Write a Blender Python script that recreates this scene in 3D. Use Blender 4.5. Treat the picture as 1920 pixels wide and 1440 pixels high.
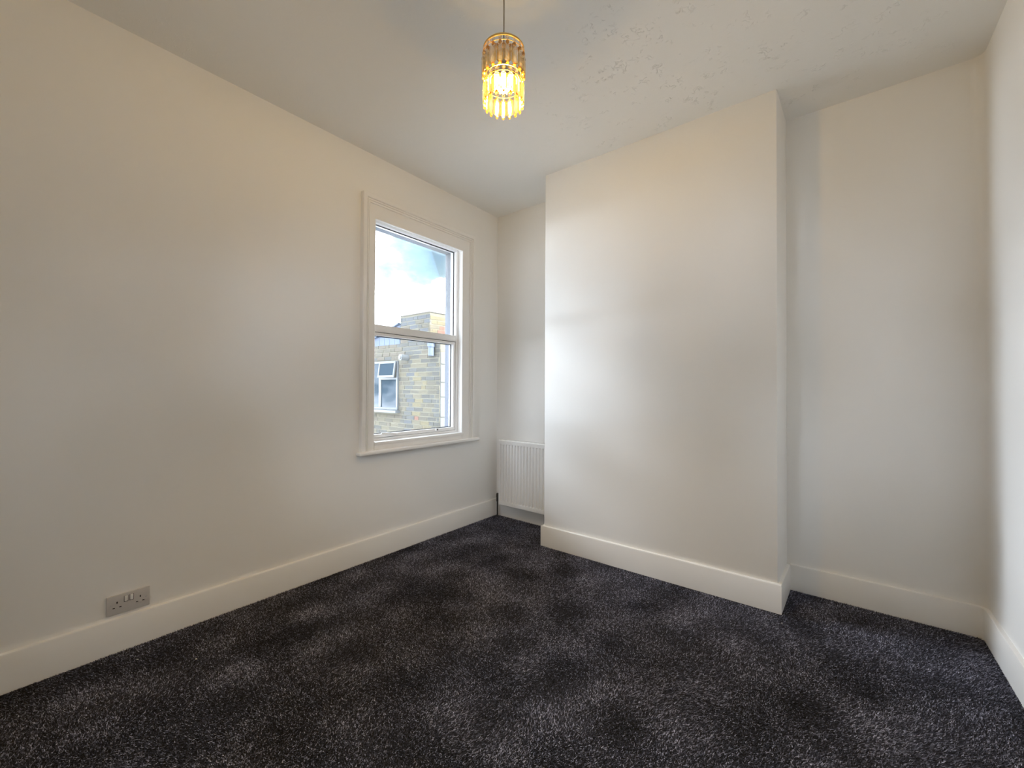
import bpy, bmesh, math, random
import numpy as np
from mathutils import Vector, Matrix

# ------------------------------------------------------------------ start
for o in list(bpy.data.objects):
    bpy.data.objects.remove(o)
SC = bpy.context.scene
COL = SC.collection
random.seed(7)
RNG = np.random.default_rng(7)

# room measures (metres; camera stands over the origin, y runs to the chimney wall)
H = 2.85
XL, XR, YB, YF = -2.5716, 0.5615, 3.0022, -0.80
YC0, YC1 = 2.634, 2.6457            # chimney breast front, left and right edge
XC0, XC1 = -1.7741, -0.2615         # chimney breast sides
SK, ST = 0.1551, 0.0185             # skirting height and thickness
CZ = 1.2024

# ------------------------------------------------------------------ camera
F_PX, PITCH, YAW, ROLL = 770.765, 0.0110, 0.6718, 0.0047
cam = bpy.data.cameras.new('camera')
cam.sensor_width = 36.0
cam.sensor_fit = 'HORIZONTAL'
cam.lens = F_PX / 1920 * 36.0
cam.clip_start = 0.02
cam.clip_end = 500
camo = bpy.data.objects.new('camera', cam)
COL.objects.link(camo)
fw = Vector((-math.sin(YAW) * math.cos(PITCH), math.cos(YAW) * math.cos(PITCH), math.sin(PITCH)))
rt = Vector((math.cos(YAW), math.sin(YAW), 0))
up = rt.cross(fw)
r2 = rt * math.cos(ROLL) + up * math.sin(ROLL)
u2 = -rt * math.sin(ROLL) + up * math.cos(ROLL)
camo.matrix_world = Matrix(((r2.x, u2.x, -fw.x, 0), (r2.y, u2.y, -fw.y, 0), (r2.z, u2.z, -fw.z, CZ), (0, 0, 0, 1)))
SC.camera = camo

# ------------------------------------------------------------------ world, sun, exposure
SKY_STRENGTH = 34.0
BULB_STRENGTH = 1480.0
SC.view_settings.view_transform = 'Standard'
SC.view_settings.look = 'None'
SC.view_settings.exposure = 0.0
SC.view_settings.gamma = 1.0
SC.view_settings.use_curve_mapping = False
SC.cycles.transparent_max_bounces = 48
SC.cycles.max_bounces = 16
SC.cycles.diffuse_bounces = 10
SC.cycles.glossy_bounces = 6
SC.cycles.sample_clamp_indirect = 6.0
SC.cycles.caustics_refractive = False
SC.cycles.caustics_reflective = False

W = bpy.data.worlds.new('sky')
SC.world = W
W.use_nodes = True
nt = W.node_tree
nt.nodes.clear()
def N(tree, t, **kw):
    n = tree.nodes.new(t)
    for k, v in kw.items():
        setattr(n, k, v)
    return n
wo = N(nt, 'ShaderNodeOutputWorld')
bg = N(nt, 'ShaderNodeBackground')
tc = N(nt, 'ShaderNodeTexCoord')
nz = N(nt, 'ShaderNodeTexNoise')
nz.inputs['Scale'].default_value = 3.2
nz.inputs['Detail'].default_value = 6
nz.inputs['Roughness'].default_value = 0.55
mp = N(nt, 'ShaderNodeMapping')
mp.inputs['Location'].default_value = (3.0, 1.3, 0.4)
mp.inputs['Scale'].default_value = (1, 1, 1.8)
nt.links.new(tc.outputs['Generated'], mp.inputs['Vector'])
nt.links.new(mp.outputs['Vector'], nz.inputs['Vector'])
cr = N(nt, 'ShaderNodeValToRGB')
cr.color_ramp.elements[0].position = 0.37
cr.color_ramp.elements[0].color = (0.62 / SKY_STRENGTH, 1.0 / SKY_STRENGTH, 1.35 / SKY_STRENGTH, 1)      # blue gap
cr.color_ramp.elements[1].position = 0.585
cr.color_ramp.elements[1].color = (0.92, 1.0, 1.14, 1)       # cloud
for p_, c_ in ((0.45, (0.84, 1.25, 1.5)), (0.485, (1.1, 1.5, 1.7))):
    k_ = cr.color_ramp.elements.new(p_)
    k_.color = (c_[0] / SKY_STRENGTH, c_[1] / SKY_STRENGTH, c_[2] / SKY_STRENGTH, 1)
nt.links.new(nz.outputs['Fac'], cr.inputs['Fac'])
nt.links.new(cr.outputs['Color'], bg.inputs['Color'])
bg.inputs['Strength'].default_value = SKY_STRENGTH
nt.links.new(bg.outputs['Background'], wo.inputs['Surface'])

sun = bpy.data.lights.new('sun', 'SUN')
sun.energy = 18.0
sun.angle = 0.01
sun.color = (1.0, 0.9, 0.72)
suno = bpy.data.objects.new('sun', sun)
COL.objects.link(suno)
suno.rotation_euler = Vector((0.80, 0.30, 0.62)).to_track_quat('Z', 'Y').to_euler()
suno.location = (4, 2, 8)

# sampling aid in the window opening (a portal gives no light of its own)
pt = bpy.data.lights.new('window_portal', 'AREA')
pt.shape = 'RECTANGLE'
pt.size, pt.size_y = 0.95, 1.72
pt.cycles.is_portal = True
pto = bpy.data.objects.new('window_portal', pt)
COL.objects.link(pto)
pto.location = (-2.80, 2.10, 1.61)
pto.rotation_euler = Vector((-1, 0, 0)).to_track_quat('Z', 'Y').to_euler()
# portal of an added, unseen window behind the camera, put in for fill light
pt2 = bpy.data.lights.new('fill_window_portal', 'AREA')
pt2.shape = 'RECTANGLE'
pt2.size, pt2.size_y = 0.48, 0.80
pt2.cycles.is_portal = True
pto2 = bpy.data.objects.new('fill_window_portal', pt2)
COL.objects.link(pto2)
pto2.location = (-1.0, -1.03, 1.55)
pto2.rotation_euler = Vector((0, -1, 0)).to_track_quat('Z', 'Y').to_euler()

# ------------------------------------------------------------------ materials
def mat(name, color, rough=0.5, metal=0.0, bump=None, spec=0.5, var=None):
    """bump: list of (scale, strength, distance, detail); var: (scale, amount) large soft colour variation of the thing itself"""
    m = bpy.data.materials.new(name)
    m.use_nodes = True
    t = m.node_tree
    b = t.nodes['Principled BSDF']
    b.inputs['Base Color'].default_value = (*color, 1)
    b.inputs['Roughness'].default_value = rough
    b.inputs['Metallic'].default_value = metal
    b.inputs['Specular IOR Level'].default_value = spec
    co = N(t, 'ShaderNodeTexCoord')
    last = None
    for (sc, st, di, de) in (bump or []):
        n = N(t, 'ShaderNodeTexNoise')
        n.inputs['Scale'].default_value = sc
        n.inputs['Detail'].default_value = de
        t.links.new(co.outputs['Object'], n.inputs['Vector'])
        bp = N(t, 'ShaderNodeBump')
        bp.inputs['Strength'].default_value = st
        bp.inputs['Distance'].default_value = di
        t.links.new(n.outputs['Fac'], bp.inputs['Height'])
        if last:
            t.links.new(last.outputs['Normal'], bp.inputs['Normal'])
        last = bp
    if last:
        t.links.new(last.outputs['Normal'], b.inputs['Normal'])
    if var:
        n = N(t, 'ShaderNodeTexNoise')
        n.inputs['Scale'].default_value = var[0]
        n.inputs['Detail'].default_value = 4
        t.links.new(co.outputs['Object'], n.inputs['Vector'])
        mx = N(t, 'ShaderNodeMix', data_type='RGBA')
        lo = [max(0, c * (1 - var[1])) for c in color]
        hi = [min(1, c * (1 + var[1])) for c in color]
        mx.inputs['A'].default_value = (*lo, 1)
        mx.inputs['B'].default_value = (*hi, 1)
        t.links.new(n.outputs['Fac'], mx.inputs['Factor'])
        t.links.new(mx.outputs['Result'], b.inputs['Base Color'])
    return m

M = {}
M['paint'] = mat('wall_paint', (0.83, 0.815, 0.785), 0.62, bump=[(2.2, 0.15, 0.02, 2), (60, 0.06, 0.002, 3), (420, 0.10, 0.0006, 2)], spec=0.3)
M['gloss'] = mat('white_gloss_paint', (0.82, 0.805, 0.775), 0.34, bump=[(9, 0.12, 0.003, 3), (120, 0.05, 0.0006, 2)])
M['casing'] = mat('white_satin_paint', (0.84, 0.82, 0.79), 0.35, bump=[(40, 0.05, 0.001, 2)])
M['upvc'] = mat('white_upvc', (0.84, 0.83, 0.82), 0.30)
M['gasket'] = mat('black_gasket', (0.012, 0.012, 0.014), 0.6)
M['enamel'] = mat('white_enamel', (0.84, 0.83, 0.81), 0.32)
M['socket'] = mat('grey_white_plastic', (0.56, 0.53, 0.505), 0.35)
M['rocker'] = mat('white_plastic', (0.80, 0.78, 0.74), 0.3)
M['hole'] = mat('socket_dark', (0.01, 0.01, 0.01), 0.7)
M['metal'] = mat('steel', (0.55, 0.55, 0.56), 0.3, 1.0)
M['pipe'] = mat('dark_pipe', (0.05, 0.045, 0.04), 0.5, 0.4)
M['gold'] = mat('gold_metal', (0.83, 0.56, 0.20), 0.28, 1.0)
M['cord'] = mat('cord_grey', (0.30, 0.26, 0.20), 0.55)
M['lead'] = mat('lead_grey', (0.055, 0.07, 0.10), 0.6, bump=[(30, 0.3, 0.01, 3)])
M['slate'] = mat('slate_blue', (0.040, 0.055, 0.085), 0.6, bump=[(25, 0.3, 0.01, 3)], var=(6, 0.3))
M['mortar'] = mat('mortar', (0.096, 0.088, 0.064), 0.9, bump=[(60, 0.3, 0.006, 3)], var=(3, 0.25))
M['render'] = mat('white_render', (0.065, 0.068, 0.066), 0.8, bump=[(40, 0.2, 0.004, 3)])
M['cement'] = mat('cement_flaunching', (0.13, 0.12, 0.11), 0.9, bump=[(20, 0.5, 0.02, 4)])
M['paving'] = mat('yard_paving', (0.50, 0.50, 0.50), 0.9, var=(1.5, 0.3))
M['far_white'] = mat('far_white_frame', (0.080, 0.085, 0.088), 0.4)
M['outer'] = mat('painted_masonry', (0.074, 0.086, 0.112), 0.7, bump=[(50, 0.2, 0.003, 3)])  # bluish cast of the sky light put into the colour
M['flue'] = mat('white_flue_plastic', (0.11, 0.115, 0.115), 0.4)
M['lint'] = mat('lint_white', (0.7, 0.7, 0.68), 0.9)

def glass_mat(name, tint, refl=0.5, rough=0.0):
    """thin window glass: see-through with a Fresnel reflection"""
    m = bpy.data.materials.new(name)
    m.use_nodes = True
    t = m.node_tree
    t.nodes.clear()
    o = N(t, 'ShaderNodeOutputMaterial')
    mix = N(t, 'ShaderNodeMixShader')
    tr = N(t, 'ShaderNodeBsdfTransparent')
    gl = N(t, 'ShaderNodeBsdfGlossy')
    fr = N(t, 'ShaderNodeFresnel')
    fr.inputs['IOR'].default_value = 1.45
    mu = N(t, 'ShaderNodeMath', operation='MULTIPLY')
    mu.inputs[1].default_value = refl
    tr.inputs['Color'].default_value = (*tint, 1)
    gl.inputs['Roughness'].default_value = rough
    t.links.new(fr.outputs['Fac'], mu.inputs[0])
    t.links.new(mu.outputs[0], mix.inputs['Fac'])
    t.links.new(tr.outputs['BSDF'], mix.inputs[1])
    t.links.new(gl.outputs['BSDF'], mix.inputs[2])
    t.links.new(mix.outputs['Shader'], o.inputs['Surface'])
    return m
M['glass'] = glass_mat('window_glass', (0.97, 0.985, 0.985), 0.6)

def prism_mat():
    """acrylic prism: mostly see-through, some sheen, a little scattered light"""
    m = bpy.data.materials.new('amber_clear_prism')
    m.use_nodes = True
    t = m.node_tree
    t.nodes.clear()
    o = N(t, 'ShaderNodeOutputMaterial')
    tr = N(t, 'ShaderNodeBsdfTransparent')
    tr.inputs['Color'].default_value = (0.97, 0.94, 0.90, 1)
    gl = N(t, 'ShaderNodeBsdfGlossy')
    gl.inputs['Color'].default_value = (1.0, 0.90, 0.66, 1)
    gl.inputs['Roughness'].default_value = 0.16
    tl = N(t, 'ShaderNodeBsdfTranslucent')
    tl.inputs['Color'].default_value = (1.0, 0.86, 0.62, 1)
    fr = N(t, 'ShaderNodeFresnel')
    fr.inputs['IOR'].default_value = 1.5
    m1 = N(t, 'ShaderNodeMixShader')
    m2 = N(t, 'ShaderNodeMixShader')
    m1.inputs['Fac'].default_value = 0.011
    rf = N(t, 'ShaderNodeBsdfRefraction')
    rf.inputs['Color'].default_value = (1.0, 0.98, 0.93, 1)
    rf.inputs['IOR'].default_value = 1.45
    rf.inputs['Roughness'].default_value = 0.08
    m0 = N(t, 'ShaderNodeMixShader')
    m0.inputs['Fac'].default_value = 0.38
    t.links.new(tr.outputs['BSDF'], m0.inputs[1])
    t.links.new(rf.outputs['BSDF'], m0.inputs[2])
    t.links.new(m0.outputs['Shader'], m1.inputs[1])
    t.links.new(tl.outputs['BSDF'], m1.inputs[2])
    t.links.new(fr.outputs['Fac'], m2.inputs['Fac'])
    t.links.new(m1.outputs['Shader'], m2.inputs[1])
    t.links.new(gl.outputs['BSDF'], m2.inputs[2])
    t.links.new(m2.outputs['Shader'], o.inputs['Surface'])
    return m
M['prism'] = prism_mat()

def amber_mat():
    m = bpy.data.materials.new('amber_end')
    m.use_nodes = True
    t = m.node_tree
    t.nodes.clear()
    o = N(t, 'ShaderNodeOutputMaterial')
    a = N(t, 'ShaderNodeBsdfTranslucent')
    a.inputs['Color'].default_value = (0.75, 0.36, 0.07, 1)
    g = N(t, 'ShaderNodeBsdfGlossy')
    g.inputs['Color'].default_value = (1.0, 0.74, 0.32, 1)
    g.inputs['Roughness'].default_value = 0.25
    tr = N(t, 'ShaderNodeBsdfTransparent')
    tr.inputs['Color'].default_value = (1.0, 0.82, 0.5, 1)
    m1 = N(t, 'ShaderNodeMixShader')
    m1.inputs['Fac'].default_value = 0.45
    t.links.new(a.outputs['BSDF'], m1.inputs[1])
    t.links.new(g.outputs['BSDF'], m1.inputs[2])
    m2 = N(t, 'ShaderNodeMixShader')
    m2.inputs['Fac'].default_value = 0.35
    t.links.new(m1.outputs['Shader'], m2.inputs[1])
    t.links.new(tr.outputs['BSDF'], m2.inputs[2])
    t.links.new(m2.outputs['Shader'], o.inputs['Surface'])
    return m
M['amber'] = amber_mat()

def emit_mat(name, color, s):
    m = bpy.data.materials.new(name)
    m.use_nodes = True
    t = m.node_tree
    t.nodes.clear()
    o = N(t, 'ShaderNodeOutputMaterial')
    e = N(t, 'ShaderNodeEmission')
    e.inputs['Color'].default_value = (*color, 1)
    e.inputs['Strength'].default_value = s
    t.links.new(e.outputs['Emission'], o.inputs['Surface'])
    return m
M['bulb'] = emit_mat('lit_bulb', (1.0, 0.63, 0.175), BULB_STRENGTH)

def ceiling_mat():
    """old swirled textured plaster under paint, strongest in front of the chimney breast"""
    m = mat('ceiling_plaster', (0.82, 0.81, 0.78), 0.7, bump=[(3, 0.2, 0.02, 2), (38, 0.10, 0.004, 4), (190, 0.14, 0.0018, 3)], spec=0.25)
    t = m.node_tree
    b = t.nodes['Principled BSDF']
    prev = b.inputs['Normal'].links[0].from_socket
    co = N(t, 'ShaderNodeTexCoord')
    n1 = N(t, 'ShaderNodeTexNoise')                  # thin ridges: the contour of a warped noise
    n1.inputs['Scale'].default_value = 34
    n1.inputs['Detail'].default_value = 5
    n1.inputs['Distortion'].default_value = 0.9
    t.links.new(co.outputs['Object'], n1.inputs['Vector'])
    sb = N(t, 'ShaderNodeMath', operation='SUBTRACT')
    sb.inputs[1].default_value = 0.5
    ab = N(t, 'ShaderNodeMath', operation='ABSOLUTE')
    rr = N(t, 'ShaderNodeMapRange')
    rr.inputs['From Min'].default_value = 0.0
    rr.inputs['From Max'].default_value = 0.034
    rr.inputs['To Min'].default_value = 1
    rr.inputs['To Max'].default_value = 0
    t.links.new(n1.outputs['Fac'], sb.inputs[0])
    t.links.new(sb.outputs[0], ab.inputs[0])
    t.links.new(ab.outputs[0], rr.inputs['Value'])
    n2 = N(t, 'ShaderNodeTexNoise')                  # patches
    n2.inputs['Scale'].default_value = 8
    n2.inputs['Detail'].default_value = 3
    t.links.new(co.outputs['Object'], n2.inputs['Vector'])
    r2_ = N(t, 'ShaderNodeMapRange')
    r2_.inputs['From Min'].default_value = 0.50
    r2_.inputs['From Max'].default_value = 0.63
    t.links.new(n2.outputs['Fac'], r2_.inputs['Value'])
    # distance from the patch in front of the breast
    vm = N(t, 'ShaderNodeVectorMath', operation='DISTANCE')
    vm.inputs[1].default_value = (-0.65, 2.45, H)
    t.links.new(co.outputs['Object'], vm.inputs[0])
    r3 = N(t, 'ShaderNodeMapRange')
    r3.inputs['From Min'].default_value = 0.35
    r3.inputs['From Max'].default_value = 1.25
    r3.inputs['To Min'].default_value = 1.0
    r3.inputs['To Max'].default_value = 0.14
    t.links.new(vm.outputs['Value'], r3.inputs['Value'])
    mu = N(t, 'ShaderNodeMath', operation='MULTIPLY')
    mu2 = N(t, 'ShaderNodeMath', operation='MULTIPLY')
    t.links.new(rr.outputs['Result'], mu.inputs[0])
    t.links.new(r2_.outputs['Result'], mu.inputs[1])
    t.links.new(mu.outputs[0], mu2.inputs[0])
    t.links.new(r3.outputs['Result'], mu2.inputs[1])
    n3 = N(t, 'ShaderNodeTexNoise')                  # breaks the ridges into short strokes
    n3.inputs['Scale'].default_value = 30
    n3.inputs['Detail'].default_value = 1
    t.links.new(co.outputs['Object'], n3.inputs['Vector'])
    r4 = N(t, 'ShaderNodeMapRange')
    r4.inputs['From Min'].default_value = 0.50
    r4.inputs['From Max'].default_value = 0.60
    t.links.new(n3.outputs['Fac'], r4.inputs['Value'])
    mu3 = N(t, 'ShaderNodeMath', operation='MULTIPLY')
    t.links.new(mu2.outputs[0], mu3.inputs[0])
    t.links.new(r4.outputs['Result'], mu3.inputs[1])
    bp = N(t, 'ShaderNodeBump')
    bp.inputs['Strength'].default_value = 0.62
    bp.inputs['Distance'].default_value = 0.0062
    t.links.new(mu3.outputs[0], bp.inputs['Height'])
    t.links.new(prev, bp.inputs['Normal'])
    t.links.new(bp.outputs['Normal'], b.inputs['Normal'])
    return m
M['ceiling'] = ceiling_mat()

def carpet_mat():
    m = bpy.data.materials.new('charcoal_pile')
    m.use_nodes = True
    t = m.node_tree
    b = t.nodes['Principled BSDF']
    at = N(t, 'ShaderNodeAttribute')
    at.attribute_name = 'tone'
    r = N(t, 'ShaderNodeValToRGB')
    e = r.color_ramp.elements
    e[0].position, e[0].color = 0.0, (0.004, 0.004, 0.0045, 1)
    e[1].position, e[1].color = 1.0, (0.80, 0.82, 1.0, 1)
    k = e.new(0.55)
    k.color = (0.078, 0.080, 0.110, 1)
    k = e.new(0.85)
    k.color = (0.47, 0.48, 0.62, 1)
    t.links.new(at.outputs['Fac'], r.inputs['Fac'])
    t.links.new(r.outputs['Color'], b.inputs['Base Color'])
    b.inputs['Roughness'].default_value = 0.75
    b.inputs['Specular IOR Level'].default_value = 0.25
    return m
M['pile'] = carpet_mat()
M['backing'] = mat('carpet_backing', (0.006, 0.006, 0.007), 0.95)

BRICKS = []
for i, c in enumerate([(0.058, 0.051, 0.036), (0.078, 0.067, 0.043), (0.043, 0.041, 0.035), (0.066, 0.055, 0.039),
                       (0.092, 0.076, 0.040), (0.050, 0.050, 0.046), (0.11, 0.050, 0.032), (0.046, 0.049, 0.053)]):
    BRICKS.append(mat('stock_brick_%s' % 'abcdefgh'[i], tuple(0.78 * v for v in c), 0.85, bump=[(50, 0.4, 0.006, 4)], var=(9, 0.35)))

# ------------------------------------------------------------------ helpers
def link(name, me, m=None, parent=None):
    o = bpy.data.objects.new(name, me)
    COL.objects.link(o)
    if m is not None:
        me.materials.append(m)
    if parent is not None:
        o.parent = parent
    return o

def build(name, bm, m, parent=None, smooth=False):
    me = bpy.data.meshes.new(name)
    bmesh.ops.recalc_face_normals(bm, faces=bm.faces)
    if smooth:
        for f in bm.faces:
            f.smooth = True
    bm.to_mesh(me)
    bm.free()
    if smooth:
        me.set_sharp_from_angle(angle=math.radians(40))
    return link(name, me, m, parent)

def empty(name, loc):
    o = bpy.data.objects.new(name, None)
    COL.objects.link(o)
    o.location = loc
    o.empty_display_size = 0.1
    bpy.context.view_layer.update()
    return o

def add_box(bm, x0, x1, y0, y1, z0, z1, bev=0.0, seg=2):
    r = bmesh.ops.create_cube(bm, size=1.0)
    vs = r['verts']
    for v in vs:
        v.co = Vector(((x0 + x1) / 2 + v.co.x * (x1 - x0), (y0 + y1) / 2 + v.co.y * (y1 - y0), (z0 + z1) / 2 + v.co.z * (z1 - z0)))
    if bev > 0:
        es = list({e for v in vs for e in v.link_edges})
        bmesh.ops.bevel(bm, geom=es, offset=bev, segments=seg, affect='EDGES', profile=0.6)
    return bm

def box(name, x0, x1, y0, y1, z0, z1, m, parent=None, bev=0.0, seg=2):
    """box given in world measures, moved into the parent's own frame"""
    p = parent_loc(parent)
    bm = bmesh.new()
    add_box(bm, x0 - p.x, x1 - p.x, y0 - p.y, y1 - p.y, z0 - p.z, z1 - p.z, bev, seg)
    return build(name, bm, m, parent, smooth=bev > 0)

def parent_loc(parent):
    p = Vector((0, 0, 0))
    while parent is not None:
        p += parent.location
        parent = parent.parent
    return p

def add_tube(bm, pts, r, n=10, cap=True):
    pts = [Vector(p) for p in pts]
    rings = []
    for i, p in enumerate(pts):
        d = (pts[min(i + 1, len(pts) - 1)] - pts[max(i - 1, 0)]).normalized()
        a = Vector((0, 0, 1)) if abs(d.z) < 0.9 else Vector((1, 0, 0))
        s = d.cross(a).normalized()
        q = d.cross(s).normalized()
        rr = r[i] if isinstance(r, (list, tuple)) else r
        rings.append([bm.verts.new(p + (s * math.cos(2 * math.pi * k / n) + q * math.sin(2 * math.pi * k / n)) * rr) for k in range(n)])
    for a, b in zip(rings, rings[1:]):
        for k in range(n):
            bm.faces.new((a[k], a[(k + 1) % n], b[(k + 1) % n], b[k]))
    if cap:
        bm.faces.new(rings[0][::-1])
        bm.faces.new(rings[-1])
    return bm

def add_lathe(bm, prof, c, n=24):
    """prof: (radius, z) list round the vertical axis through c"""
    rings = []
    for (r, z) in prof:
        if r < 1e-6:
            rings.append([bm.verts.new((c[0], c[1], c[2] + z))])
        else:
            rings.append([bm.verts.new((c[0] + r * math.cos(2 * math.pi * k / n), c[1] + r * math.sin(2 * math.pi * k / n), c[2] + z)) for k in range(n)])
    for a, b in zip(rings, rings[1:]):
        for k in range(n):
            q = [a[k % len(a)], a[(k + 1) % len(a)], b[(k + 1) % len(b)], b[k % len(b)]]
            u = []
            for v in q:
                if v not in u:
                    u.append(v)
            if len(u) > 2:
                bm.faces.new(u)
    return bm

def sweep(bm, prof, path, closed=False):
    """prof: list of (out, z), path: list of (xy point, outward normal scale vector). Each path point carries a mitred out-vector."""
    rings = []
    for (p, o) in path:
        rings.append([bm.verts.new((p[0] + o[0] * a, p[1] + o[1] * a, z)) for (a, z) in prof])
    n = len(prof)
    for A, B in zip(rings, rings[1:]):
        for k in range(n):
            bm.faces.new((A[k], A[(k + 1) % n], B[(k + 1) % n], B[k]))
    bm.faces.new(rings[0][::-1])
    bm.faces.new(rings[-1])
    return bm

def struct(o):
    o['kind'] = 'structure'
    return o

def tag(o, label, cat, group=None, kind=None):
    o['label'] = label
    o['category'] = cat
    if group:
        o['group'] = group
    if kind:
        o['kind'] = kind
    return o

# ------------------------------------------------------------------ the room shell
T = 0.215                              # outer wall thickness
# window opening in the left wall
OY0, OY1, OZ0, OZ1 = 1.658, 2.548, 0.800, 2.445

struct(box('floor', XL - T, XR + 0.2, YF - 0.2, YB + 0.2, -0.25, 0.0, M['backing']))
FLOOR = bpy.data.objects['floor']
struct(box('ceiling', XL - T, XR + 0.2, YF - 0.2, YB + 0.2, H, H + 0.25, M['ceiling']))

def wall_with_hole():
    bm = bmesh.new()
    ys = [YF - 0.2, OY0, OY1, YB + 0.2]
    zs = [-0.25, OZ0, OZ1, H + 0.25]
    for i in range(3):
        for k in range(3):
            if i == 1 and k == 1:
                continue
            for x in (XL, XL - T):
                vs = [bm.verts.new((x, ys[i + a], zs[k + b])) for a, b in ((0, 0), (1, 0), (1, 1), (0, 1))]
                bm.faces.new(vs)
    for (ya, za, yb, zb) in ((OY0, OZ0, OY1, OZ0), (OY1, OZ0, OY1, OZ1), (OY1, OZ1, OY0, OZ1), (OY0, OZ1, OY0, OZ0)):
        bm.faces.new([bm.verts.new(v) for v in ((XL, ya, za), (XL - T, ya, za), (XL - T, yb, zb), (XL, yb, zb))])
    Y0, Y1, Z0, Z1 = ys[0], ys[-1], zs[0], zs[-1]
    for (ya, za, yb, zb) in ((Y0, Z0, Y1, Z0), (Y1, Z0, Y1, Z1), (Y1, Z1, Y0, Z1), (Y0, Z1, Y0, Z0)):
        bm.faces.new([bm.verts.new(v) for v in ((XL, ya, za), (XL - T, ya, za), (XL - T, yb, zb), (XL, yb, zb))])
    bmesh.ops.remove_doubles(bm, verts=bm.verts, dist=1e-5)
    return bm
struct(build('wall_left', wall_with_hole(), M['paint']))
struct(box('wall_back', XL - T, XR + 0.2, YB, YB + 0.2, -0.25, H + 0.25, M['paint']))
FILL_WIN = (-1.26, -0.74, 1.13, 1.97)  # hole for a window added to let in fill light
bm = bmesh.new()
add_box(bm, XL - T, FILL_WIN[0], YF - 0.2, YF, -0.25, H + 0.25)
add_box(bm, FILL_WIN[1], XR + 0.2, YF - 0.2, YF, -0.25, H + 0.25)
add_box(bm, FILL_WIN[0], FILL_WIN[1], YF - 0.2, YF, -0.25, FILL_WIN[2])
add_box(bm, FILL_WIN[0], FILL_WIN[1], YF - 0.2, YF, FILL_WIN[3], H + 0.25)
struct(build('wall_front', bm, M['paint']))
fill_win = struct(empty('fill_window', ((FILL_WIN[0] + FILL_WIN[1]) / 2, YF - 0.1, FILL_WIN[2])))  # invented window, no such opening known; brings fill light from behind
for (nm, x0, x1, z0, z1) in (('frame_stile', FILL_WIN[0], FILL_WIN[0] + 0.04, FILL_WIN[2], FILL_WIN[3]), ('frame_stile', FILL_WIN[1] - 0.04, FILL_WIN[1], FILL_WIN[2], FILL_WIN[3]),
                             ('frame_head', FILL_WIN[0] + 0.04, FILL_WIN[1] - 0.04, FILL_WIN[3] - 0.04, FILL_WIN[3]), ('frame_sill', FILL_WIN[0] + 0.04, FILL_WIN[1] - 0.04, FILL_WIN[2], FILL_WIN[2] + 0.04)):
    box(nm, x0, x1, YF - 0.15, YF - 0.09, z0, z1, M['upvc'], fill_win, 0.003)
box('pane', FILL_WIN[0] + 0.04, FILL_WIN[1] - 0.04, YF - 0.122, YF - 0.118, FILL_WIN[2] + 0.04, FILL_WIN[3] - 0.04, M['glass'], fill_win)
box('window_sill', FILL_WIN[0] - 0.1, FILL_WIN[1] + 0.1, YF - 0.088, YF + 0.05, FILL_WIN[2] - 0.028, FILL_WIN[2], M['casing'], fill_win, 0.008, 3)

# chimney breast: slightly out of square, soft plaster arrises
bm = bmesh.new()
xb = XC1 + 0.012
poly = [Vector((XC0, YB, 0))]
poly += [Vector((XC0, YC0 + 0.006, 0)), Vector((XC0 + 0.0018, YC0 + 0.0018, 0)), Vector((XC0 + 0.006, YC0, 0))]
poly += [Vector((XC1 - 0.006, YC1, 0)), Vector((XC1 - 0.0018, YC1 + 0.0018, 0)), Vector((XC1, YC1 + 0.006, 0)), Vector((xb, YB, 0))]
lo = [bm.verts.new((v.x, v.y, 0.0)) for v in poly]
hi = [bm.verts.new((v.x, v.y, H)) for v in poly]
n = len(poly)
for i in range(n):
    bm.faces.new((lo[i], lo[(i + 1) % n], hi[(i + 1) % n], hi[i]))
bm.faces.new(lo[::-1])
bm.faces.new(hi)
struct(build('wall_chimney', bm, M['paint'], smooth=True))

# right wall with the soft rounded plaster corner where it meets the alcove
bm = bmesh.new()
R_ = 0.045
pts = [(XR, YF - 0.2)]
for i in range(9):
    a = i / 8 * math.pi / 2
    pts.append((XR - R_ + R_ * math.cos(a), YB - R_ + R_ * math.sin(a)))
pts += [(XR - R_, YB + 0.1), (XR + 0.2, YB + 0.1), (XR + 0.2, YF - 0.2)]
lo = [bm.verts.new((x, y, -0.25)) for x, y in pts]
hi = [bm.verts.new((x, y, H + 0.25)) for x, y in pts]
n = len(pts)
for i in range(n):
    bm.faces.new((lo[i], lo[(i + 1) % n], hi[(i + 1) % n], hi[i]))
bm.faces.new(lo[::-1])
bm.faces.new(hi)
struct(build('wall_right', bm, M['paint'], smooth=True))

# skirting boards: plain, square, with a small rounded top edge
SP = [(0.0, 0.0), (ST, 0.0), (ST, SK - 0.007), (ST - 0.0022, SK - 0.002), (ST - 0.007, SK), (0.0, SK)]
def skirt(name, path):
    bm = bmesh.new()
    sweep(bm, SP, path)
    return struct(build(name, bm, M['gloss'], smooth=True))
skirt('baseboard_left', [((XL, YF), (1, 0)), ((XL, YB - ST), (1, 0))])
skirt('baseboard_back', [((XL, YB), (0, -1)), ((XC0 - ST, YB), (0, -1))])
skirt('baseboard_chimney', [((XC0, YB - ST), (-1, 0)), ((XC0, YC0), (-1, -1)), ((XC1, YC1), (1, -1)), ((xb, YB - ST), (1, 0))])
pth = [((xb + ST, YB), (0, -1)), ((XR - R_, YB), (0, -1))]
for i in range(1, 8):
    a = math.pi / 2 - i / 8 * math.pi / 2
    pth.append(((XR - R_ + R_ * math.cos(a), YB - R_ + R_ * math.sin(a)), (-math.cos(a), -math.sin(a))))
pth += [((XR, YB - R_), (-1, 0)), ((XR, YF), (-1, 0))]
skirt('baseboard_right', pth)
skirt('baseboard_front', [((XR - ST, YF), (0, 1)), ((XL + ST, YF), (0, 1))])

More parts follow.
